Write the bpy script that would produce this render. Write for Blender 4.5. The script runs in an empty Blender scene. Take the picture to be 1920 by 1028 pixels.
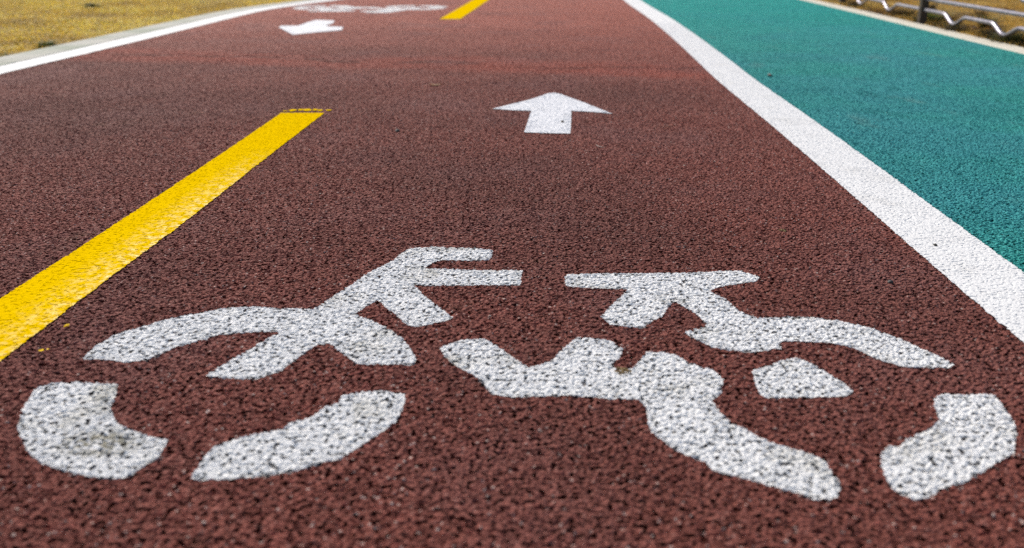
import bpy, bmesh, math, random
from mathutils import Vector, Matrix, noise as mnoise

random.seed(11)
scene = bpy.context.scene
COL = scene.collection
R = math.radians

# ------------------------------------------------------------------ helpers
def link(name, me, parent=None):
    o = bpy.data.objects.new(name, me)
    COL.objects.link(o)
    if parent: o.parent = parent
    return o

def empty(name, loc=(0, 0, 0)):
    o = bpy.data.objects.new(name, None)
    COL.objects.link(o); o.location = loc
    o.empty_display_size = 0.05
    return o

def tag(o, label=None, cat=None, group=None, kind=None):
    if label: o['label'] = label
    if cat: o['category'] = cat
    if group: o['group'] = group
    if kind: o['kind'] = kind
    return o

def curve(knots):
    """Smooth function through (y, x) knots."""
    ys = [k[0] for k in knots]; xs = [k[1] for k in knots]; n = len(knots)
    m = []
    for i in range(n):
        a = max(0, i-1); b = min(n-1, i+1)
        m.append((xs[b]-xs[a])/(ys[b]-ys[a]))
    def f(y):
        if y <= ys[0]: return xs[0]+m[0]*(y-ys[0])
        if y >= ys[-1]: return xs[-1]+m[-1]*(y-ys[-1])
        i = 0
        while y > ys[i+1]: i += 1
        h = ys[i+1]-ys[i]; t = (y-ys[i])/h
        return ((2*t**3-3*t*t+1)*xs[i]+(t**3-2*t*t+t)*h*m[i]+(-2*t**3+3*t*t)*xs[i+1]+(t**3-t*t)*h*m[i+1])
    return f

# ------------------------------------------------------------------ node helper
class NT:
    def __init__(s, name):
        s.m = bpy.data.materials.new(name); s.m.use_nodes = True
        s.t = s.m.node_tree; s.t.nodes.clear()
        s.out = s.n('ShaderNodeOutputMaterial')
    def n(s, typ, **kw):
        nd = s.t.nodes.new(typ)
        for k, v in kw.items(): setattr(nd, k, v)
        return nd
    def put(s, sock, v):
        if isinstance(v, bpy.types.NodeSocket): s.t.links.new(v, sock)
        elif v is not None:
            if isinstance(v, (tuple, list)) and len(v) == 3 and sock.type == 'RGBA': v = (*v, 1)
            sock.default_value = v
    def math(s, op, a, b=None, c=None, clamp=False):
        nd = s.n('ShaderNodeMath', operation=op, use_clamp=clamp)
        s.put(nd.inputs[0], a)
        if b is not None: s.put(nd.inputs[1], b)
        if c is not None: s.put(nd.inputs[2], c)
        return nd.outputs[0]
    def vmath(s, op, a, b=None, sc=None):
        nd = s.n('ShaderNodeVectorMath', operation=op)
        s.put(nd.inputs[0], a)
        if b is not None: s.put(nd.inputs[1], b)
        if sc is not None: s.put(nd.inputs['Scale'], sc)
        return nd.outputs[0]
    def mix(s, f, a, b):
        nd = s.n('ShaderNodeMix', data_type='RGBA')
        s.put(nd.inputs[0], f); s.put(nd.inputs[6], a); s.put(nd.inputs[7], b)
        return nd.outputs[2]
    def fmix(s, f, a, b):
        nd = s.n('ShaderNodeMix', data_type='FLOAT')
        s.put(nd.inputs[0], f); s.put(nd.inputs[2], a); s.put(nd.inputs[3], b)
        return nd.outputs[0]
    def step(s, v, lo, hi, a=0.0, b=1.0):
        nd = s.n('ShaderNodeMapRange', interpolation_type='SMOOTHSTEP')
        s.put(nd.inputs[0], v); nd.inputs[1].default_value = lo; nd.inputs[2].default_value = hi
        nd.inputs[3].default_value = a; nd.inputs[4].default_value = b
        return nd.outputs[0]
    def noise(s, vec, scale, detail=2.0, rough=0.5, dims='3D'):
        nd = s.n('ShaderNodeTexNoise', noise_dimensions=dims)
        s.put(nd.inputs['Vector'], vec); nd.inputs['Scale'].default_value = scale
        nd.inputs['Detail'].default_value = detail; nd.inputs['Roughness'].default_value = rough
        return nd
    def voro(s, vec, scale, dims='2D', feature='F1', rnd=1.0):
        nd = s.n('ShaderNodeTexVoronoi', voronoi_dimensions=dims, feature=feature)
        s.put(nd.inputs['Vector'], vec); nd.inputs['Scale'].default_value = scale
        nd.inputs['Randomness'].default_value = rnd
        return nd
    def sep(s, v):
        nd = s.n('ShaderNodeSeparateXYZ'); s.put(nd.inputs[0], v); return nd.outputs
    def sepc(s, v):
        nd = s.n('ShaderNodeSeparateColor'); s.put(nd.inputs[0], v); return nd.outputs
    def flatpos(s):
        g = s.n('ShaderNodeNewGeometry')
        return s.vmath('MULTIPLY', g.outputs['Position'], (1, 1, 0))
    def bsdf(s, color, rough=0.6, spec=0.5, normal=None, coat=None):
        b = s.n('ShaderNodeBsdfPrincipled')
        s.put(b.inputs['Base Color'], color); s.put(b.inputs['Roughness'], rough)
        s.put(b.inputs['Specular IOR Level'], spec)
        if normal is not None: s.put(b.inputs['Normal'], normal)
        if coat is not None:
            b.inputs['Coat Weight'].default_value = coat; b.inputs['Coat Roughness'].default_value = 0.2
        s.t.links.new(b.outputs[0], s.out.inputs[0])
        return b
    def disp(s, h, scale):
        d = s.n('ShaderNodeDisplacement')
        s.put(d.inputs['Height'], h); d.inputs['Midlevel'].default_value = 0; d.inputs['Scale'].default_value = scale
        s.t.links.new(d.outputs[0], s.out.inputs['Displacement'])
        s.m.displacement_method = 'BOTH'

AMP = 0.0060
PZ = 0.004      # painted sheets lie 4 mm above the coated surface
def aggregate(nt):
    """Height (0..1) of the coarse porous aggregate, in world metres; returns height, per-stone random, fine noise."""
    p = nt.flatpos()
    w = nt.noise(p, 210, 1.0)
    p2 = nt.vmath('ADD', p, nt.vmath('SCALE', nt.vmath('SUBTRACT', w.outputs['Color'], (.5, .5, .5)), sc=0.0036))
    p2 = nt.vmath('MULTIPLY', p2, (1, 1, 0))
    v1 = nt.voro(p2, 172)
    v2 = nt.voro(p2, 400)
    r = nt.sepc(v1.outputs['Color']); r2 = nt.sepc(v2.outputs['Color'])
    d1 = nt.math('POWER', nt.math('DIVIDE', v1.outputs['Distance'], 0.86), 2.2)
    dome = nt.math('SUBTRACT', 1.0, d1, clamp=True)          # rounded stones pressed together
    h1 = nt.math('MULTIPLY', dome, nt.math('MULTIPLY_ADD', r[2], 0.30, 0.70))
    d2 = nt.math('SUBTRACT', 1.0, nt.math('POWER', nt.math('DIVIDE', v2.outputs['Distance'], 0.78), 2.2), clamp=True)
    h2 = nt.math('MULTIPLY', d2, nt.math('MULTIPLY_ADD', r2[1], 0.6, 0.4))
    low = nt.noise(p, 38, 2.0).outputs[0]
    pn = nt.math('ADD', nt.noise(p, 155, 1.0, .4).outputs[0], nt.math('MULTIPLY', nt.math('SUBTRACT', low, .5), .25))
    pit = nt.step(pn, 0.575, 0.70)                           # open pores between stones
    h = nt.math('MULTIPLY_ADD', h1, 0.46, 0.36)
    h = nt.math('ADD', h, nt.math('MULTIPLY', h2, 0.18))
    h = nt.math('SUBTRACT', h, nt.math('MULTIPLY', pit, 0.70))
    h = nt.math('MINIMUM', nt.math('MAXIMUM', h, 0.0), 1.0)
    return p, h, r, r2, pn

# ------------------------------------------------------------------ materials
def red_track():
    nt = NT('red_track'); p, h, r, r2, pn = aggregate(nt)
    xy = nt.sep(p)
    c = nt.mix(r[1], (0.160, 0.045, 0.032), (0.325, 0.104, 0.077))
    c = nt.mix(nt.step(r2[0], .90, 1.0), c, (0.40, 0.18, 0.145))
    c = nt.mix(nt.step(r2[2], .985, .99), c, (0.62, 0.50, 0.44))       # pale grit
    c = nt.mix(nt.step(r[2], .95, .99, 0, .7), c, (0.27, 0.07, 0.055))
    big = nt.noise(p, 0.9, 3.0).outputs[0]
    c = nt.mix(nt.step(big, .40, .66, 0, .55), c, (0.150, 0.058, 0.046))
    # redder and paler with distance: grazing sheen painted into the base colour
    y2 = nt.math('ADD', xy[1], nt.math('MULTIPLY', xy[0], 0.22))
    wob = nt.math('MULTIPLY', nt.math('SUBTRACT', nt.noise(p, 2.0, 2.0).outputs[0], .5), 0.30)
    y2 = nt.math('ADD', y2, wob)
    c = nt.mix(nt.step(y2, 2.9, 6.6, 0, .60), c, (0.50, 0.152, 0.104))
    band = nt.math('MULTIPLY', nt.step(y2, 3.60, 3.80), nt.step(y2, 3.98, 4.25, 1, 0))
    c = nt.mix(nt.math('MULTIPLY', band, nt.step(nt.noise(p, 1.6, 4).outputs[0], .3, .65, .15, .42)), c, (0.52, 0.105, 0.06))
    seam = nt.math('MULTIPLY', nt.step(y2, 3.86, 3.92), nt.step(y2, 3.95, 4.02, 1, 0))
    c = nt.mix(nt.math('MULTIPLY', seam, nt.step(nt.noise(p, 6, 2).outputs[0], .42, .6, .1, .6)), c, (0.09, 0.026, 0.018))
    c = nt.mix(nt.step(nt.noise(p, 2.3, 4.0, .6).outputs[0], .46, .70, 0, .45), c, (0.255, 0.112, 0.098))   # pale dusty patches
    # dusty olive smudges
    sm = nt.step(nt.noise(p, 5.5, 4.0, .6).outputs[0], .62, .78, 0, .30)
    c = nt.mix(sm, c, (0.19, 0.115, 0.055))
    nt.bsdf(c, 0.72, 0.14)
    nt.disp(h, AMP); return nt.m

def green_track():
    nt = NT('green_track'); p, h, r, r2, pn = aggregate(nt)
    c = nt.mix(r[1], (0.014, 0.215, 0.190), (0.060, 0.42, 0.375))
    c = nt.mix(nt.step(r2[0], .88, 1.0), c, (0.12, 0.52, 0.48))
    big = nt.noise(p, 1.3, 4.0).outputs[0]
    c = nt.mix(nt.step(big, .40, .62, 0, .75), c, (0.058, 0.32, 0.345))
    c = nt.mix(nt.step(nt.noise(p, 4.5, 5, .65).outputs[0], .5, .72, 0, .5), c, (0.010, 0.20, 0.19))
    c = nt.mix(nt.step(nt.noise(nt.vmath('MULTIPLY', p, (1, .35, 1)), 7, 4, .6).outputs[0], .58, .72, 0, .35), c, (0.16, 0.30, 0.27))
    c = nt.mix(nt.step(nt.sep(p)[1], 3.8, 7.5, 0, .8), c, (0.010, 0.34, 0.295))    # more saturated teal farther on
    nt.bsdf(c, 0.72, 0.10)
    nt.disp(h, AMP); return nt.m

def thin_white():
    """Sprayed paint that only coats the upper stones."""
    nt = NT('thin_white_paint'); p, h, r, r2, pn = aggregate(nt)
    white = nt.mix(r[1], (0.84, 0.835, 0.82), (0.90, 0.895, 0.885))
    soil = nt.step(nt.noise(p, 9, 4.0, .6).outputs[0], .52, .76, 0, .45)
    white = nt.mix(soil, white, (0.50, 0.46, 0.34))
    white = nt.mix(nt.math('MULTIPLY', soil, nt.step(nt.noise(p, 70, 3, .6).outputs[0], .5, .65)), white, (0.24, 0.20, 0.11))
    bare = nt.mix(r[2], (0.10, 0.085, 0.082), (0.28, 0.25, 0.245))
    wear = nt.math('MULTIPLY', nt.math('SUBTRACT', nt.noise(p, 16, 3.0, .6).outputs[0], .5), 0.22)
    hole = nt.step(nt.math('ADD', pn, wear), 0.652, 0.725)
    gap = nt.math('MULTIPLY', nt.step(h, .34, .48, 1, 0), .30)
    f = nt.math('SUBTRACT', 1.0, nt.math('MAXIMUM', hole, gap))
    # brown grime blot beside the front wheel arc
    d = nt.vmath('SUBTRACT', p, (-0.435, 0.838, 0)); d = nt.vmath('MULTIPLY', d, (1.0, 1.5, 0))
    ln = nt.n('ShaderNodeVectorMath', operation='LENGTH'); nt.put(ln.inputs[0], d)
    blot = nt.math('MULTIPLY', nt.step(ln.outputs['Value'], 0.012, 0.066, 1, 0), nt.step(nt.noise(p, 90, 3, .6).outputs[0], .40, .58, 0, .85))
    white = nt.mix(blot, white, (0.20, 0.17, 0.08))
    c = nt.mix(f, bare, white)
    nt.bsdf(c, nt.fmix(f, .8, .6), 0.25)
    nt.disp(nt.math('SUBTRACT', nt.math('MULTIPLY_ADD', h, AMP*.80, AMP*.20+.0005-PZ), nt.math('MULTIPLY', nt.math('SUBTRACT', 1.0, f), .0002)), 1.0); return nt.m

def thick_paint(name, c0, c1, dirt, base_z, body, rough, pits=.02, wearc=(.2, .17, .12), spec=.25, gloss=False):
    """Thick road marking that levels the stones and leaves only a few pores."""
    nt = NT(name); p, h, r, r2, pn = aggregate(nt)
    c = nt.mix(nt.noise(p, 26, 4.0, .6).outputs[0], c0, c1)
    c = nt.mix(nt.step(nt.noise(p, 7, 4.0, .65).outputs[0], .50, .78, 0, dirt), c, wearc)
    pore = nt.math('MULTIPLY', nt.math('MULTIPLY', nt.step(r[0], pits, pits+.02, 1, 0), nt.step(h, .03, .09, 1, 0)), nt.step(nt.noise(p, 30, 2).outputs[0], .45, .6))
    c = nt.mix(pore, c, (0.06, 0.05, 0.04))
    if gloss:                                                       # glossier, thicker rim of the fresh yellow stroke
        xy = nt.sep(p)
        e = nt.math('SUBTRACT', xy[0], nt.math('MULTIPLY_ADD', xy[1], .0385, -.712))
        g = nt.math('MULTIPLY', nt.step(e, -.05, .05), nt.step(xy[1], 1.7, 2.3, 1, 0))
        g = nt.math('MULTIPLY', g, nt.step(nt.noise(p, 60, 4, .65).outputs[0], .45, .66))
        rough = nt.fmix(g, rough, .36); spec = nt.fmix(g, spec, .33)
    nt.bsdf(c, rough, spec)
    f = nt.math('MULTIPLY_ADD', h, AMP*body, AMP*(1-body)+0.0006-base_z)
    f = nt.math('SUBTRACT', f, nt.math('MULTIPLY', pore, 0.001))
    nt.disp(f, 1.0); return nt.m

def concrete(name, a, b, green):
    nt = NT(name); p = nt.n('ShaderNodeNewGeometry').outputs['Position']
    n1 = nt.noise(p, 9, 6, .65).outputs[0]; n2 = nt.noise(p, 160, 3, .6).outputs[0]
    c = nt.mix(n1, a, b)
    c = nt.mix(nt.step(n2, .5, .75, 0, .35), c, (0.28, 0.26, 0.22))
    c = nt.mix(nt.step(nt.noise(p, 3.2, 5, .6).outputs[0], .42, .66, 0, green), c, (0.20, 0.27, 0.17))
    bp = nt.n('ShaderNodeBump'); bp.inputs['Strength'].default_value = .5; bp.inputs['Distance'].default_value = .004
    nt.put(bp.inputs['Height'], n2)
    nt.bsdf(c, .85, .25, bp.outputs[0]); return nt.m

def soil_mat():
    nt = NT('dry_soil'); p = nt.n('ShaderNodeNewGeometry').outputs['Position']
    n1 = nt.noise(p, 2.2, 6, .65).outputs[0]; n2 = nt.noise(p, 45, 4, .65).outputs[0]
    c = nt.mix(nt.step(n1, .3, .7), (0.26, 0.155, 0.05), (0.50, 0.35, 0.10))
    c = nt.mix(nt.step(n2, .42, .66, 0, .85), c, (0.11, 0.07, 0.03))
    bp = nt.n('ShaderNodeBump'); bp.inputs['Strength'].default_value = .8; bp.inputs['Distance'].default_value = .02
    nt.put(bp.inputs['Height'], n2)
    nt.bsdf(c, .95, .1, bp.outputs[0]); return nt.m

def blade_mat(name):
    nt = NT(name)
    a = nt.n('ShaderNodeVertexColor', layer_name='tint')
    b = nt.bsdf(a.outputs[0], .65, .25)
    tr = nt.n('ShaderNodeBsdfTranslucent'); nt.put(tr.inputs[0], a.outputs[0])
    mx = nt.n('ShaderNodeMixShader'); mx.inputs[0].default_value = .25
    nt.t.links.new(b.outputs[0], mx.inputs[1]); nt.t.links.new(tr.outputs[0], mx.inputs[2])
    nt.t.links.new(mx.outputs[0], nt.out.inputs[0]); return nt.m

def simple(name, a, b, scale, rough, metal=0.0, bump=0.0, spec=.5):
    nt = NT(name); p = nt.n('ShaderNodeNewGeometry').outputs['Position']
    n1 = nt.noise(p, scale, 5, .6).outputs[0]
    nrm = None
    if bump:
        bp = nt.n('ShaderNodeBump'); bp.inputs['Strength'].default_value = .6; bp.inputs['Distance'].default_value = bump
        nt.put(bp.inputs['Height'], n1); nrm = bp.outputs[0]
    bs = nt.bsdf(nt.mix(nt.step(n1, .3, .7), a, b), rough, spec, nrm)
    bs.inputs['Metallic'].default_value = metal; return nt.m

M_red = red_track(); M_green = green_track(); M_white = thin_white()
M_line = thick_paint('white_line_paint', (0.74, 0.74, 0.73), (0.85, 0.85, 0.84), .18, PZ, .20, .6)
M_arrow = thick_paint('white_arrow_paint', (0.70, 0.71, 0.74), (0.84, 0.85, 0.87), .12, PZ, .34, .6, .015)
M_yellow = thick_paint('yellow_line_paint', (0.78, 0.49, 0.0), (0.87, 0.575, 0.002), .18, PZ, .17, .6, .012, (0.55, 0.32, 0.002), .0, True)
M_kerb_l = concrete('weathered_concrete', (0.42, 0.42, 0.37), (0.58, 0.57, 0.51), .5)
M_kerb_r = concrete('pale_concrete', (0.62, 0.58, 0.48), (0.76, 0.72, 0.62), .06)
M_soil = soil_mat()
M_blade = blade_mat('dry_grass_blades')
M_steel = simple('galvanised_steel', (0.20, 0.19, 0.24), (0.34, 0.33, 0.38), 30, .30, .8)
M_post = simple('rusty_brown_post', (0.045, 0.033, 0.025), (0.085, 0.06, 0.042), 22, .6, .3, .002)
M_stone = simple('dark_stone', (0.018, 0.016, 0.015), (0.05, 0.045, 0.042), 150, .6, 0, .002)
M_leaf = simple('dry_leaf', (0.42, 0.25, 0.10), (0.55, 0.37, 0.18), 60, .6, 0, .002)
M_moss = simple('dry_moss', (0.13, 0.085, 0.03), (0.27, 0.18, 0.07), 300, .9, 0, .003)

# ------------------------------------------------------------------ plan of the path (metres; camera stands over the origin)
wl = curve([(-6, .55), (0, .650), (1.1, .675), (1.6, .697), (2.1, .722), (2.64, .746), (3.5, .779), (4.05, .812), (5.1, .872), (6.27, .926), (8.43, .992), (12, 1.22), (20, 2.3), (40, 7.6)])
ww = curve([(-6, .128), (1.1, .131), (2, .137), (3, .145), (4, .150), (6, .150), (40, .15)])
wr = lambda y: wl(y)+ww(y)
ll = curve([(-6, -2.32), (0, -2.17), (2, -2.10), (3.65, -2.03), (4.5, -1.985), (5.6, -1.94), (6.6, -1.905), (7.16, -1.865), (7.73, -1.75), (8.43, -1.55), (10, -1.18), (12, -.80), (20, .55), (40, 5.8)])
lo = lambda y: ll(y)-.137
ko = lambda y: lo(y)-curve([(-6, .18), (4.2, .178), (6.3, .165), (8.4, .14), (40, .15)])(y)
ri = curve([(-6, 2.0), (0, 2.20), (2, 2.29), (4.6, 2.400), (5.03, 2.418), (5.6, 2.447), (6.12, 2.470), (6.8, 2.506), (7.73, 2.545), (10, 2.66), (12, 2.83), (20, 3.8), (40, 9.2)])
ro = lambda y: ri(y)+.115

def frange(a, b, s):
    n = max(1, int(round((b-a)/s)))
    return [a+(b-a)*i/n for i in range(n+1)]

def strip_mesh(name, fl, fr, ys, z, mat, cols=1, jl=0, jr=0, freq=150):
    """A sheet between two edge curves, its rows across the path."""
    bm = bmesh.new(); rows = []
    for y in ys:
        a = fl(y); b = fr(y)
        if jl: a += jl*rag(a, y, freq)
        if jr: b += jr*rag(b, y, freq)
        rows.append([bm.verts.new((a+(b-a)*i/cols, y, z)) for i in range(cols+1)])
    for r0, r1 in zip(rows, rows[1:]):
        for i in range(cols):
            bm.faces.new((r0[i], r0[i+1], r1[i+1], r1[i]))
    me = bpy.data.meshes.new(name); bm.to_mesh(me); bm.free()
    me.materials.append(mat); return me

def rag(x, y, freq):
    p = Vector((x*freq, y*freq, 3.7))
    return mnoise.noise(p)+.6*mnoise.noise(p*2.3)+.6*mnoise.noise(p*.16)

def adaptive(o, rate=1.0):
    m = o.modifiers.new('dice', 'SUBSURF'); m.subdivision_type = 'SIMPLE'
    m.levels = 0; m.render_levels = 1
    o.cycles.use_adaptive_subdivision = True
    o.cycles.dicing_rate = rate
    return o

def outline_mesh(name, pts, mat, jit=.0016, freq=150, step=.003, cell=.02, z=PZ, round_=True, origin=(0, 0), grow=0):
    """A painted patch: ragged outline, cut into small cells so that it can follow the stones."""
    n = len(pts); loop = []
    sg = 1 if sum(pts[i][0]*pts[(i+1) % n][1]-pts[(i+1) % n][0]*pts[i][1] for i in range(n)) > 0 else -1
    for i in range(n):
        p0, p1, p2, p3 = [Vector(pts[(i+k) % n]) for k in (-1, 0, 1, 2)]
        L = (p2-p1).length; k = max(1, int(L/step))
        for j in range(k):
            t = j/k
            q = p1.lerp(p2, t)
            if round_:                                             # slight easing of the corners between points
                c = 0.5*((2*p1)+(p2-p0)*t+(2*p0-5*p1+4*p2-p3)*t*t+(3*p1-p0-3*p2+p3)*t**3)
                q = q.lerp(c, .22)
            d = (p2-p1).normalized(); nrm = Vector((-d.y, d.x))
            q = q+nrm*(jit*rag(q.x, q.y, freq)-sg*grow)
            loop.append(q)
    bm = bmesh.new()
    vs = [bm.verts.new((q.x-origin[0], q.y-origin[1], z)) for q in loop]
    bm.faces.new(vs)
    bmesh.ops.triangulate(bm, faces=bm.faces[:], ngon_method='EAR_CLIP')
    bmesh.ops.dissolve_limit(bm, angle_limit=.01, verts=[], edges=bm.edges[:])
    x0 = min(q.x for q in loop)-origin[0]; x1 = max(q.x for q in loop)-origin[0]
    y0 = min(q.y for q in loop)-origin[1]; y1 = max(q.y for q in loop)-origin[1]
    for ax, a, b in ((0, x0, x1), (1, y0, y1)):
        v = math.ceil(a/cell)*cell+.0007
        while v < b:
            co = (v, 0, 0) if ax == 0 else (0, v, 0); no = (1, 0, 0) if ax == 0 else (0, 1, 0)
            bmesh.ops.bisect_plane(bm, geom=bm.verts[:]+bm.edges[:]+bm.faces[:], dist=1e-6, plane_co=co, plane_no=no)
            v += cell
    bmesh.ops.triangulate(bm, faces=[f for f in bm.faces if len(f.verts) > 4], ngon_method='EAR_CLIP')
    for f in bm.faces:
        if f.normal.z < 0: f.normal_flip()
    me = bpy.data.meshes.new(name); bm.to_mesh(me); bm.free()
    me.materials.append(mat); return me
M_scrap = simple('pale_scrap', (0.45, 0.38, 0.34), (0.6, 0.5, 0.46), 80, .6, 0, .001)
M_brown = simple('brown_leaf', (0.10, 0.055, 0.03), (0.19, 0.11, 0.055), 60, .6, 0, .002)

# ------------------------------------------------------------------ outlines of the painted symbols, in metres on the ground
BIKE = {
  'A': [(-0.546,1.044),(-0.545,1.084),(-0.536,1.119),(-0.511,1.142),(-0.499,1.158),(-0.469,1.181),(-0.434,1.201),(-0.409,1.213),(-0.372,1.219),(-0.351,1.213),(-0.322,1.211),(-0.287,1.209),(-0.280,1.223),(-0.274,1.240),(-0.263,1.270),(-0.247,1.310),(-0.229,1.363),(-0.202,1.409),(-0.178,1.483),(-0.137,1.492),(-0.074,1.486),(-0.033,1.474),(-0.036,1.427),(-0.060,1.419),(-0.105,1.422),(-0.124,1.417),(-0.141,1.383),(-0.112,1.380),(-0.077,1.375),(0.000,1.373),(0.017,1.370),(0.013,1.306),(0.000,1.306),(-0.127,1.303),(-0.152,1.308),(-0.130,1.259),(-0.083,1.177),(-0.099,1.162),(-0.132,1.144),(-0.143,1.149),(-0.157,1.173),(-0.191,1.231),(-0.199,1.244),(-0.223,1.191),(-0.189,1.160),(-0.157,1.124),(-0.139,1.091),(-0.123,1.050),(-0.123,1.026),(-0.154,1.027),(-0.194,1.028),(-0.209,1.047),(-0.225,1.068),(-0.239,1.088),(-0.253,1.089),(-0.263,1.071),(-0.274,1.041),(-0.286,1.009),(-0.302,0.992),(-0.310,0.987),(-0.346,0.989),(-0.373,0.995),(-0.365,1.018),(-0.344,1.066),(-0.332,1.094),(-0.317,1.127),(-0.347,1.127),(-0.368,1.124),(-0.394,1.117),(-0.417,1.098),(-0.443,1.074),(-0.455,1.050),(-0.465,1.039),(-0.489,1.033),(-0.514,1.041)],
  'B': [(-0.565,0.964),(-0.551,0.977),(-0.526,0.979),(-0.473,0.973),(-0.461,0.940),(-0.456,0.914),(-0.434,0.881),(-0.411,0.864),(-0.391,0.853),(-0.367,0.844),(-0.364,0.810),(-0.371,0.793),(-0.380,0.775),(-0.386,0.769),(-0.408,0.772),(-0.439,0.780),(-0.478,0.797),(-0.504,0.822),(-0.526,0.849),(-0.540,0.872),(-0.554,0.908),(-0.559,0.930)],
  'C': [(-0.318,0.771),(-0.316,0.810),(-0.312,0.833),(-0.293,0.847),(-0.276,0.858),(-0.252,0.864),(-0.243,0.881),(-0.226,0.893),(-0.213,0.918),(-0.199,0.927),(-0.198,0.946),(-0.176,0.954),(-0.154,0.957),(-0.125,0.950),(-0.124,0.914),(-0.129,0.881),(-0.150,0.847),(-0.175,0.807),(-0.188,0.803),(-0.209,0.788),(-0.232,0.780),(-0.254,0.773),(-0.281,0.769),(-0.307,0.767)],
  'D': [(-0.094,1.076),(-0.074,1.098),(-0.036,1.106),(-0.016,1.076),(0.000,1.049),(0.021,1.019),(0.033,1.024),(0.051,1.039),(0.062,1.066),(0.087,1.110),(0.128,1.101),(0.145,1.074),(0.137,1.047),(0.125,1.026),(0.130,1.009),(0.149,1.016),(0.162,1.039),(0.176,1.065),(0.206,1.058),(0.230,1.026),(0.248,1.012),(0.256,0.985),(0.244,0.950),(0.231,0.933),(0.234,0.905),(0.242,0.881),(0.255,0.864),(0.272,0.841),(0.286,0.831),(0.309,0.816),(0.319,0.805),(0.320,0.782),(0.322,0.763),(0.311,0.737),(0.289,0.733),(0.272,0.746),(0.261,0.752),(0.250,0.758),(0.240,0.766),(0.218,0.775),(0.201,0.785),(0.197,0.802),(0.183,0.812),(0.166,0.831),(0.151,0.861),(0.151,0.890),(0.152,0.911),(0.146,0.934),(0.108,0.938),(0.062,0.945),(0.031,0.941),(0.003,0.940),(-0.024,0.948),(-0.037,0.977),(-0.049,0.999),(-0.059,1.009),(-0.073,1.027),(-0.087,1.052)],
  'E': [(0.086,1.353),(0.170,1.358),(0.256,1.360),(0.299,1.363),(0.335,1.370),(0.369,1.370),(0.391,1.341),(0.380,1.322),(0.328,1.303),(0.297,1.281),(0.315,1.252),(0.325,1.203),(0.346,1.177),(0.361,1.177),(0.408,1.181),(0.455,1.168),(0.493,1.140),(0.515,1.108),(0.533,1.074),(0.546,1.050),(0.555,1.028),(0.544,1.018),(0.518,1.019),(0.487,1.021),(0.467,1.039),(0.454,1.058),(0.440,1.081),(0.422,1.091),(0.392,1.096),(0.359,1.098),(0.352,1.091),(0.350,1.073),(0.337,1.071),(0.311,1.063),(0.285,1.068),(0.262,1.079),(0.248,1.099),(0.234,1.124),(0.248,1.136),(0.261,1.142),(0.271,1.155),(0.259,1.197),(0.239,1.238),(0.224,1.213),(0.212,1.181),(0.186,1.153),(0.180,1.142),(0.165,1.145),(0.137,1.153),(0.125,1.181),(0.148,1.231),(0.176,1.287),(0.142,1.290),(0.106,1.296),(0.083,1.303)],
  'F': [(0.360,1.047),(0.369,1.042),(0.376,1.027),(0.387,1.009),(0.395,0.985),(0.401,0.952),(0.385,0.941),(0.360,0.941),(0.297,0.938),(0.290,0.945),(0.292,0.985),(0.296,1.009),(0.320,1.024),(0.342,1.039)],
  'G': [(0.489,0.937),(0.506,0.948),(0.530,0.945),(0.548,0.950),(0.563,0.944),(0.559,0.911),(0.552,0.878),(0.542,0.855),(0.522,0.820),(0.501,0.805),(0.478,0.788),(0.445,0.764),(0.429,0.758),(0.413,0.749),(0.394,0.736),(0.380,0.734),(0.371,0.743),(0.367,0.754),(0.373,0.792),(0.383,0.817),(0.395,0.832),(0.410,0.834),(0.422,0.847),(0.454,0.867),(0.473,0.887),(0.482,0.918)],
}
ARROW_NEAR = [(0.126,3.167),(0.148,3.179),(0.171,3.144),(0.243,2.960),(0.307,2.772),(0.247,2.804),(0.184,2.823),(0.173,2.638),(0.160,2.468),(0.095,2.475),(0.034,2.486),(0.045,2.638),(0.060,2.823),(0.000,2.832),(-0.062,2.861),(0.000,2.950),(0.064,3.044)]
ARROW_FAR = [(-1.420,5.702),(-1.433,5.811),(-1.327,5.811),(-1.323,6.043),(-1.307,6.251),(-1.175,6.208),(-1.144,6.003),(-1.159,5.830),(-1.128,5.774),(-1.036,5.738),(-1.006,5.527),(-1.142,5.363),(-1.230,5.239)]
# ------------------------------------------------------------------ ground and paths
bm = bmesh.new()
for x0, x1, n in ((-400, 400, 40),):
    g = [[bm.verts.new((x0+(x1-x0)*i/n, -60+(700)*j/n, -.012)) for i in range(n+1)] for j in range(n+1)]
    for j in range(n):
        for i in range(n): bm.faces.new((g[j][i], g[j][i+1], g[j+1][i+1], g[j+1][i]))
me = bpy.data.meshes.new('ground'); bm.to_mesh(me); bm.free(); me.materials.append(M_soil)
tag(link('ground', me), 'bare dry ochre ground around the paths', kind='structure')

ys = frange(-4, .6, .5)+frange(.6, 12, .25)[1:]+frange(12, 40, 1.0)[1:]
mid = lambda y: wl(y)+.5*ww(y)
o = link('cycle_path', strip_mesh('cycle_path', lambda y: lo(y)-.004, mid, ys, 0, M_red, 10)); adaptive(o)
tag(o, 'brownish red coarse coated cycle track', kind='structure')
o = link('footpath', strip_mesh('footpath', mid, lambda y: ri(y)+.004, ys, 0, M_green, 6)); adaptive(o)
tag(o, 'green coarse coated walking lane beyond the white line', kind='structure')

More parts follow.
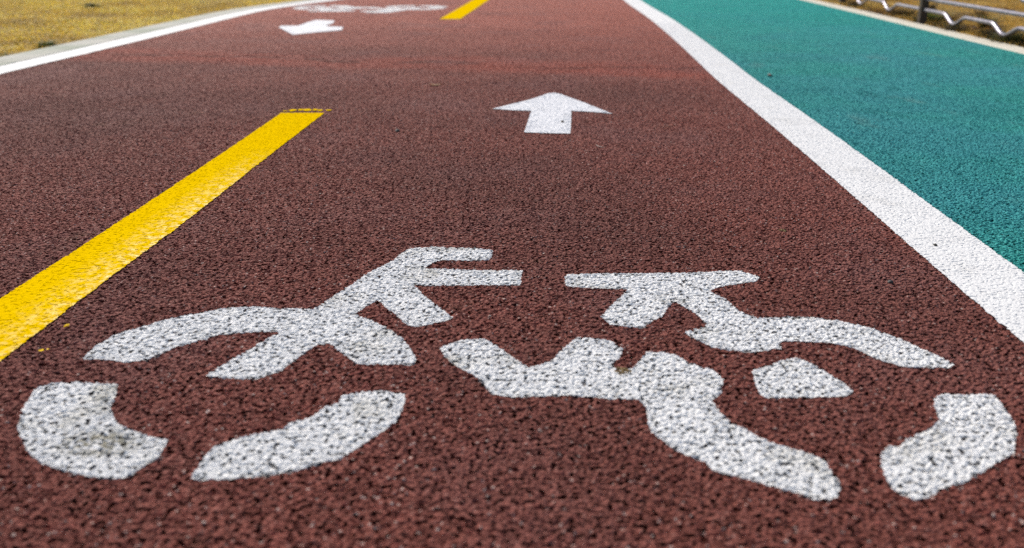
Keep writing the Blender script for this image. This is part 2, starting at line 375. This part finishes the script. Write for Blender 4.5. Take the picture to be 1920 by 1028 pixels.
def kerb_mesh(name, fi, fo, mat, h):
    bm = bmesh.new(); prof = []
    s = 1 if fo(3) > fi(3) else -1
    for y in frange(-4, 40, .2):
        a, b = fi(y), fo(y)
        prof.append([bm.verts.new(v) for v in ((a, y, -.05), (a, y, h-.004), (a+s*.006, y, h), (b-s*.006, y, h), (b, y, h-.004), (b, y, -.05))])
    for k in range(0, len(prof)-5, 5):                              # metre-long stones with open joints
        seg = [[bm.verts.new(v.co) for v in r_] for r_ in prof[k:k+6]]
        for v in seg[0]: v.co.y += .003
        for v in seg[-1]: v.co.y -= .003
        for p, q in zip(seg, seg[1:]):
            for i in range(5): bm.faces.new((p[i], p[i+1], q[i+1], q[i]))
        bm.faces.new(seg[0]); bm.faces.new(seg[-1])
    for r_ in prof:
        for v in r_: bm.verts.remove(v)
    bmesh.ops.recalc_face_normals(bm, faces=bm.faces[:])
    me = bpy.data.meshes.new(name); bm.to_mesh(me); bm.free(); me.materials.append(mat); return me
tag(link('kerb', kerb_mesh('kerb', lo, ko, M_kerb_l, .009)), 'grey weathered concrete edging between dry lawn and white edge line', kind='structure')
tag(link('kerb', kerb_mesh('kerb', ri, ro, M_kerb_r, .010)), 'cream concrete edging between green lane and fence', kind='structure')

# ------------------------------------------------------------------ painted lines
ysl = frange(-1, 1, .05)+frange(1, 6, .0025)[1:]+frange(6, 12, .02)[1:]+frange(12, 40, .25)[1:]
o = link('edge_line', strip_mesh('edge_line', wl, wr, ysl, PZ, M_line, 6, .0026, .0028, 240)); adaptive(o)
tag(o, 'thick white line dividing the red track from the green lane', 'road marking')
ysl = frange(-1, 2.5, .05)+frange(2.5, 12, .02)[1:]+frange(12, 40, .25)[1:]
o = link('edge_line', strip_mesh('edge_line', lo, ll, ysl, PZ, M_line, 6, 0, .004, 60)); adaptive(o)
tag(o, 'white line along the outer edge of the red track beside the dry lawn', 'road marking')

yl = curve([(-.4, -.80), (1.0, -.762), (1.25, -.757), (1.56, -.744), (2.16, -.724), (2.786, -.709)])
yr = curve([(-.4, -.675), (1.03, -.645), (1.30, -.634), (1.56, -.620), (1.82, -.610), (2.16, -.600), (2.786, -.5755)])
o = link('centre_dash', strip_mesh('centre_dash', yl, yr, frange(-.4, 2.786, .0025), PZ, M_yellow, 6, .0024, .0028, 240)); adaptive(o)
tag(o, 'nearer yellow centre dash, running past the bicycle symbol out of the left of the photo', 'road marking', 'yellow centre dashes')
dash = o
for x, y, w, d in ((-.685, 2.832, .016, .022), (-.663, 2.843, .010, .020), (-.640, 2.836, .018, .024), (-.617, 2.842, .011, .02), (-.598, 2.832, .013, .018), (-.574, 2.835, .012, .014), (-.705, 2.82, .01, .01)):
    pts = [(x+w*math.cos(a)*random.uniform(.6, 1), y+d*math.sin(a)*random.uniform(.6, 1)) for a in [i*math.pi/4 for i in range(8)]]
    adaptive(link('paint_fringe', outline_mesh('paint_fringe', pts, M_yellow, .001, 150, .004, .02), dash))
for x, y, w, d in ((-.611, 1.143, .0035, .006), (-.606, 1.062, .004, .004), (-.600, 1.066, .002, .002)):
    pts = [(x+w*math.cos(a)*random.uniform(.7, 1.1), y+d*math.sin(a)*random.uniform(.7, 1.1)) for a in [i*math.pi/4 for i in range(8)]]
    adaptive(link('paint_splash', outline_mesh('paint_splash', pts, M_yellow, .0006, 200, .002, .02, PZ+.002), dash))
yl2 = curve([(6.31, -.487), (7.4, -.413), (8.43, -.346), (9.5, -.262)])
yr2 = curve([(6.31, -.350), (7.4, -.276), (8.43, -.205), (9.5, -.12)])
o = link('centre_dash', strip_mesh('centre_dash', yl2, yr2, frange(6.315, 9.5, .01), PZ, M_yellow, 6, .002, .002, 90)); adaptive(o)
tag(o, 'farther yellow centre dash at the top edge of the photo', 'road marking', 'yellow centre dashes')

# arrows
o = link('lane_arrow', outline_mesh('lane_arrow', ARROW_NEAR, M_arrow, .0020, 240, .002, .03, round_=False)); adaptive(o)
tag(o, 'white arrow pointing straight ahead, on its own beyond the large bicycle symbol', 'road marking', 'white lane arrows')
o = link('lane_arrow', outline_mesh('lane_arrow', ARROW_FAR, M_arrow, .003, 60, .01, .05, round_=False)); adaptive(o)
tag(o, 'white arrow pointing back towards the viewer, in front of the distant bicycle symbol', 'road marking', 'white lane arrows')

# bicycle symbols
BC = (0.0, 1.112)
sym = empty('bicycle_symbol', (BC[0], BC[1], 0))
tag(sym, 'large white stencilled bicycle filling the foreground of the red track', 'road marking', 'bicycle symbols')
part = {'A': 'handlebar_and_fork', 'B': 'wheel_arc', 'C': 'wheel_arc', 'D': 'pedal_crank', 'E': 'saddle_and_frame', 'F': 'wheel_hub', 'G': 'wheel_arc'}
kids = []
for k, pts in BIKE.items():
    c = link(part[k], outline_mesh(part[k], pts, M_white, .0021, 290, .0013, .02, origin=BC), sym)
    adaptive(c); kids.append(c)
far = sym.copy(); COL.objects.link(far)
far.location = (-1.115, 7.30, 0); far.rotation_euler = (0, 0, R(182)); far.scale = (1.06, 1.06, 1)
tag(far, 'small distant white stencilled bicycle in the opposite lane beside the farther yellow dash')
for (k, pts), c in zip(BIKE.items(), kids):                        # sprayed more heavily: its strokes are broader
    d = c.copy(); COL.objects.link(d); d.parent = far
    d.data = outline_mesh(part[k], pts, M_white, .003, 90, .008, .03, origin=BC, grow=.016)

# ------------------------------------------------------------------ loose bits on the surface
def blob(name, loc, size, mat, seed, flat=.6):
    bm = bmesh.new(); bmesh.ops.create_icosphere(bm, subdivisions=3, radius=1)
    for v in bm.verts:
        q = v.co.copy()
        v.co *= 1+.35*mnoise.noise(q*1.3+Vector((seed, 0, 0)))+.15*mnoise.noise(q*3+Vector((seed, 5, 0)))
        v.co.x *= size[0]; v.co.y *= size[1]; v.co.z *= size[2]
    zmin = min(v.co.z for v in bm.verts)
    for v in bm.verts: v.co.z -= zmin
    for f in bm.faces: f.smooth = True
    me = bpy.data.meshes.new(name); bm.to_mesh(me); bm.free(); me.materials.append(mat)
    o = link(name, me); o.location = loc; return o
tag(blob('pebble', (-.319, 2.504, .003), (.006, .009, .004), M_stone, 1), 'tiny black pebble lying left of the forward arrow', 'pebble', 'loose pebbles')
tag(blob('pebble', (.147, 2.634, .005), (.004, .009, .003), M_stone, 2), 'tiny black pebble lying on the shaft of the forward arrow', 'pebble', 'loose pebbles')
tag(blob('pebble', (.735, 1.495, .005), (.0032, .004, .0022), M_stone, 3), 'tiny black pebble lying on the thick white dividing line', 'pebble', 'loose pebbles')
tag(blob('pebble', (1.009, 3.60, .003), (.008, .016, .005), M_stone, 4), 'dark pebble lying on the green lane beside the white line', 'pebble', 'loose pebbles')
tag(blob('pebble', (.5875, 1.317, .0035), (.0042, .005, .0025), M_stone, 5), 'dark brown pebble between bicycle saddle and white dividing line', 'pebble', 'loose pebbles')

def leaf(name, loc, rz, L, W, mat, curl):
    bm = bmesh.new(); n = 10; rows = []
    for i in range(n+1):
        t = i/n; w = W*math.sin(math.pi*(.06+.94*t))**.8*(1-.25*t)+.0002
        row = []
        for j in range(-2, 3):
            s = j/2
            row.append(bm.verts.new(((t-.5)*L, s*w, curl*(s*s*.5+4*(t-.5)**2)+.001*mnoise.noise(Vector((t*6, s*2, L*100))))))
        rows.append(row)
    for a, b in zip(rows, rows[1:]):
        for j in range(4): bm.faces.new((a[j], a[j+1], b[j+1], b[j]))
    bmesh.ops.solidify(bm, geom=bm.faces[:], thickness=.0004)
    for f in bm.faces: f.smooth = True
    me = bpy.data.meshes.new(name); bm.to_mesh(me); bm.free(); me.materials.append(mat)
    o = link(name, me); o.location = loc; o.rotation_euler = (0, 0, rz); return o
tag(leaf('fallen_leaf', (-.279, 3.35, .006), .2, .045, .012, M_leaf, .004), 'small beige dry leaf on the red track between yellow dash and arrow', 'leaf')
tag(leaf('paper_scrap', (.226, 2.297, .006), -.8, .03, .003, M_scrap, .002), 'thin pale scrap on the red track just right of the forward arrow foot', 'litter')

# ------------------------------------------------------------------ grass, weeds and stalks
def blades(name, region, count, seed, palette, hmin, hmax, mat, green=.03, zbase=-.012, thin=-.5):
    rnd = random.Random(seed); verts = []; faces = []; tint = []
    k = 0
    while k < count:
        x, y = region(rnd)
        dens = mnoise.noise(Vector((x*1.7, y*1.7, seed)))+.5*mnoise.noise(Vector((x*6, y*6, seed)))
        if dens < thin and rnd.random() < .85: continue
        k += 1
        h = rnd.uniform(hmin, hmax)*(1+.45*dens)
        a = rnd.uniform(0, 2*math.pi); lean = rnd.uniform(.5, 2.0)
        dx, dy = math.cos(a), math.sin(a); w = rnd.uniform(.0014, .0030)
        px, py = -dy*w, dx*w; L = h*lean
        i = len(verts)
        for t, ww_ in ((0, 1), (.5, .8), (1, .12)):
            ox, oy, oz = dx*L*t*t, dy*L*t*t, h*(t-.38*t*t)*1.3
            verts.append((x+ox-px*ww_, y+oy-py*ww_, zbase+oz)); verts.append((x+ox+px*ww_, y+oy+py*ww_, zbase+oz))
        faces += [(i, i+1, i+3, i+2), (i+2, i+3, i+5, i+4)]
        m = .9*mnoise.noise(Vector((x*1.1, y*1.1, 9+seed)))+.7*mnoise.noise(Vector((x*3.5, y*3.5, 2+seed)))+.25*rnd.uniform(-1, 1)
        c = palette[min(len(palette)-1, max(0, int((m+.8)/1.6*len(palette))))]
        if rnd.random() < green: c = (.10, .14, .03)
        f = rnd.uniform(.8, 1.2)
        tint += [(c[0]*f, c[1]*f, c[2]*f, 1)]*6
    me = bpy.data.meshes.new(name); me.from_pydata(verts, [], faces)
    ca = me.color_attributes.new('tint', 'FLOAT_COLOR', 'POINT')
    ca.data.foreach_set('color', [v for t in tint for v in t])
    me.materials.append(mat); return link(name, me)

pal_l = [(.46, .32, .07), (.76, .53, .08), (.93, .69, .09), (.97, .78, .10), (.92, .76, .22)]
pal_r = [(.18, .095, .03), (.42, .24, .055), (.64, .40, .08), (.78, .52, .11), (.60, .43, .15)]
def reg_l(rnd):
    while True:
        y = 1+13*rnd.random()**.9; x = ko(y)+.012-5.0*rnd.random()**1.15
        if x > -7: return x, y
def reg_r(rnd):
    y = 2+10*rnd.random(); x = ro(y)-.012+3.2*rnd.random()**1.2
    return x, y
tag(blades('grass', reg_l, 120000, 3, pal_l, .012, .032, M_blade, .035), 'short dry yellow lawn left of the red track', kind='stuff')
tag(blades('grass', reg_r, 70000, 5, pal_r, .015, .05, M_blade, .05, thin=-.15), 'dry brown grass behind the fence on the right', kind='stuff')

def tuft(name, x, y, n, hmax, cols, seed, label, spread=.05):
    def reg(rnd):
        a = rnd.uniform(0, 6.283); r = spread*rnd.random()
        return x+r*math.cos(a), y+r*math.sin(a)
    o = blades(name, reg, n, seed, cols, hmax*.4, hmax, M_blade, 0)
    for v in o.data.vertices: v.co.x -= x; v.co.y -= y; v.co.z += .012
    o.location = (x, y, -.012)
    tag(o, label, 'weed', 'weed tufts'); return o
gd = [(.05, .07, .018), (.08, .11, .025), (.11, .15, .03)]
bd = [(.05, .035, .015), (.08, .055, .02), (.11, .08, .03)]
og = [(.10, .10, .03), (.14, .13, .04), (.18, .15, .06)]
tuft('weed_tuft', -2.372, 4.74, 150, .05, gd, 21, 'dark green tuft growing against the grey edging on the left', .05)
tuft('weed_tuft', -3.40, 7.66, 160, .07, gd, 22, 'dark green tuft standing alone far out on the dry lawn', .07)
tuft('weed_tuft', -2.41, 4.28, 170, .04, gd, 23, 'low green tuft by the edging at the left edge of the photo', .08)
tuft('weed_tuft', 2.78, 6.18, 170, .11, [(.10, .17, .02), (.14, .22, .03), (.18, .24, .04)], 24, 'bright green tuft behind the dark fence post', .05)
tuft('weed_tuft', 2.60, 5.52, 160, .03, gd, 25, 'low dark green tuft against the cream edging below the wavy bar', .05)
tuft('weed_tuft', 2.585, 4.76, 200, .05, bd, 26, 'dark brown withered tuft beside the cream edging at the right edge', .05)
tuft('weed_tuft', 2.80, 4.86, 160, .16, og, 27, 'olive upright tuft behind the nearer sag of the wavy bar', .035)
tuft('weed_tuft', 2.85, 5.62, 160, .15, og, 28, 'olive upright tuft behind the second sag of the wavy bar', .035)
tuft('weed_tuft', 2.70, 7.45, 160, .07, bd, 29, 'brown tuft at the cream edging near the top of the photo', .06)

FX = lambda y: 2.26+.06*y
# withered moss clump in the notch of the pedal crank, moss speck farther up
def crumbs(name, x, y, rx, ry, n, size, mat, seed, z=.004):
    rnd = random.Random(seed); bm = bmesh.new()
    for k in range(n):
        a = rnd.uniform(0, 6.283); q = rnd.random()**.7
        c = Vector((rx*q*math.cos(a), ry*q*math.sin(a), rnd.uniform(0, size*.7)))
        s = size*rnd.uniform(.4, 1.1)
        res = bmesh.ops.create_icosphere(bm, subdivisions=2, radius=1)
        el = rnd.uniform(.7, 2.4); rot = Matrix.Rotation(rnd.uniform(0, 6.3), 3, 'Z')
        for v in res['verts']:
            d = 1+.5*mnoise.noise(v.co*2+Vector((k, seed, 0)))
            v.co = rot @ Vector((v.co.x*s*el*d, v.co.y*s*.6*d, v.co.z*s*.6*d)) + c
    me = bpy.data.meshes.new(name); bm.to_mesh(me); bm.free(); me.materials.append(mat)
    o = link(name, me); o.location = (x, y, z); return o
tag(crumbs('moss_clump', .137, 1.010, .010, .011, 46, .0024, M_moss, 7), 'small tan clump of dry moss in the notch of the bicycle crank', 'moss', 'dry moss')
tag(crumbs('moss_clump', .495, 1.584, .007, .012, 22, .0022, M_moss, 8), 'tiny yellowish moss speck above the bicycle saddle near the white line', 'moss', 'dry moss')
rl = random.Random(9)
for k in range(16):                                                 # withered clumps on the verge
    y = rl.uniform(4.8, 8.0); x = FX(y)+rl.uniform(-.02, .9)*max(.2, .53*y+.08-FX(y))
    tuft('grass_clump', x, y, 130, rl.uniform(.05, .13), [bd, og, [(.16, .10, .04), (.28, .18, .06), (.38, .26, .09)]][k % 3], 40+k, 'withered brown grass clump standing along the wavy fence', rl.uniform(.03, .07))['group'] = 'withered clumps along the fence'
rl = random.Random(4)
for k in range(14):                                                 # litter of leaves on the verge behind the fence
    y = rl.uniform(4.9, 7.4); x = FX(y)+rl.uniform(.10, .95)*(.53*y+.08-FX(y))
    o = leaf('fallen_leaf', (x, y, .026), rl.uniform(0, 6.3), rl.uniform(.06, .11), rl.uniform(.018, .032), [M_leaf, M_brown][k % 2], rl.uniform(.006, .014))
    tag(o, 'curled dry leaf lying in the brown grass behind the wavy fence', 'leaf', 'dry leaves in the grass behind the fence')

# ------------------------------------------------------------------ fence of wavy tubes
fence = empty('fence', (FX(6.0), 6.0, -.012))
tag(fence, 'low steel fence with dark posts, straight rails and wavy tubes beside the green lane', 'fence')
def tube(name, pts, r, mat, seg=12, parent=None, caps=True):
    bm = bmesh.new(); rings = []
    P = [Vector(p) for p in pts]
    for i, p in enumerate(P):
        t = (P[min(i+1, len(P)-1)]-P[max(i-1, 0)]).normalized()
        s = t.cross(Vector((1, 0, 0))); s.normalize(); u = s.cross(t)
        rings.append([bm.verts.new(p+r*(math.cos(a)*s+math.sin(a)*u)) for a in [2*math.pi*k/seg for k in range(seg)]])
    for a, b in zip(rings, rings[1:]):
        for k in range(seg):
            f = bm.faces.new((a[k], a[(k+1) % seg], b[(k+1) % seg], b[k])); f.smooth = True
    if caps: bm.faces.new(rings[0]); bm.faces.new(rings[-1])
    bmesh.ops.recalc_face_normals(bm, faces=bm.faces[:])
    me = bpy.data.meshes.new(name); bm.to_mesh(me); bm.free(); me.materials.append(mat)
    o = link(name, me, parent)
    return o
FO = Vector((FX(6.0), 6.0, -.012))
posts = [2.4, 4.2, 6.0, 7.8, 9.6, 11.4]
def wave(y, s):
    """plateau with two rounded sags in each panel"""
    ph = (y-4.2) % 1.8
    z = 0
    for c in (.64, 1.30):
        d = abs(ph-c)/.17
        if d < 1: z = max(z, .5+.5*math.cos(math.pi*d))
    return .155-s*(.066+.048*z)
def fpt(y, z): return (FX(y)-FO.x, y-FO.y, z-FO.z)
for y in posts:
    bm = bmesh.new()
    bmesh.ops.create_cube(bm, size=1)
    for v in bm.verts: v.co = Vector((v.co.x*.046, v.co.y*.046, (v.co.z+.5)*.46))
    bmesh.ops.bevel(bm, geom=bm.edges[:], offset=.004, segments=2, affect='EDGES')
    me = bpy.data.meshes.new('post'); bm.to_mesh(me); bm.free(); me.materials.append(M_post)
    p = link('post', me, fence); p.location = Vector(fpt(y, -.03))
    bm = bmesh.new()
    bmesh.ops.create_cone(bm, segments=4, radius1=.040, radius2=.012, depth=.02, cap_ends=True)
    bmesh.ops.rotate(bm, verts=bm.verts[:], cent=(0, 0, 0), matrix=Matrix.Rotation(R(45), 3, 'Z'))
    me = bpy.data.meshes.new('cap'); bm.to_mesh(me); bm.free(); me.materials.append(M_post)
    c = link('cap', me, p); c.location = (0, 0, .4705)
for a, b in zip(posts, posts[1:]):
    a += .024; b -= .024
    for z in (.155, .355): tube('rail', [fpt(y, z) for y in frange(a, b, .2)], .0115, M_steel, 12, fence)
    for s in (1, -1): tube('wavy_tube', [fpt(y, wave(y, s)) for y in frange(a, b, .015)], .0115, M_steel, 12, fence)

# ------------------------------------------------------------------ light
w = bpy.data.worlds.new('World'); scene.world = w; w.use_nodes = True
nt = w.node_tree; bg = nt.nodes['Background']
sky = nt.nodes.new('ShaderNodeTexSky'); sky.sky_type = 'NISHITA'; sky.sun_disc = False
SUN_EL, SUN_AZ = R(43), R(-26)      # azimuth from +Y (ahead), negative = left
sky.sun_elevation = SUN_EL; sky.sun_rotation = SUN_AZ
sky.air_density = 1.0; sky.dust_density = 3.0; sky.ozone_density = 1.0
nt.links.new(sky.outputs[0], bg.inputs[0]); bg.inputs[1].default_value = 0.085
sd = bpy.data.lights.new('sun', 'SUN'); sd.energy = 2.3; sd.angle = R(10); sd.color = (1.0, .94, .86)
so = bpy.data.objects.new('sun', sd); COL.objects.link(so)
dirv = Vector((math.sin(SUN_AZ)*math.cos(SUN_EL), math.cos(SUN_AZ)*math.cos(SUN_EL), math.sin(SUN_EL)))
so.rotation_euler = dirv.to_track_quat('Z', 'Y').to_euler(); so.location = dirv*30

# ------------------------------------------------------------------ camera
cd = bpy.data.cameras.new('camera'); cam = bpy.data.objects.new('camera', cd); COL.objects.link(cam)
cam.location = (0, 0, .5+.004); cam.rotation_euler = (R(90-20.2155), 0, 0)
cd.sensor_width = 36; cd.lens = 36*1700/1920; cd.clip_start = .05; cd.clip_end = 2000
cd.dof.use_dof = True; cd.dof.focus_distance = 1.65; cd.dof.aperture_fstop = 3.6; cd.dof.aperture_blades = 7
scene.camera = cam

scene.render.engine = 'CYCLES'
scene.cycles.feature_set = 'EXPERIMENTAL'
scene.cycles.dicing_rate = 1.0; scene.cycles.preview_dicing_rate = 1.0
scene.cycles.offscreen_dicing_scale = 6
scene.cycles.use_denoising = False
scene.cycles.sample_clamp_direct = 3.0; scene.cycles.sample_clamp_indirect = 3.0
scene.cycles.max_bounces = 5; scene.cycles.diffuse_bounces = 3
scene.view_settings.view_transform = 'Standard'; scene.view_settings.look = 'None'
scene.view_settings.exposure = 0.52; scene.view_settings.gamma = 1.0
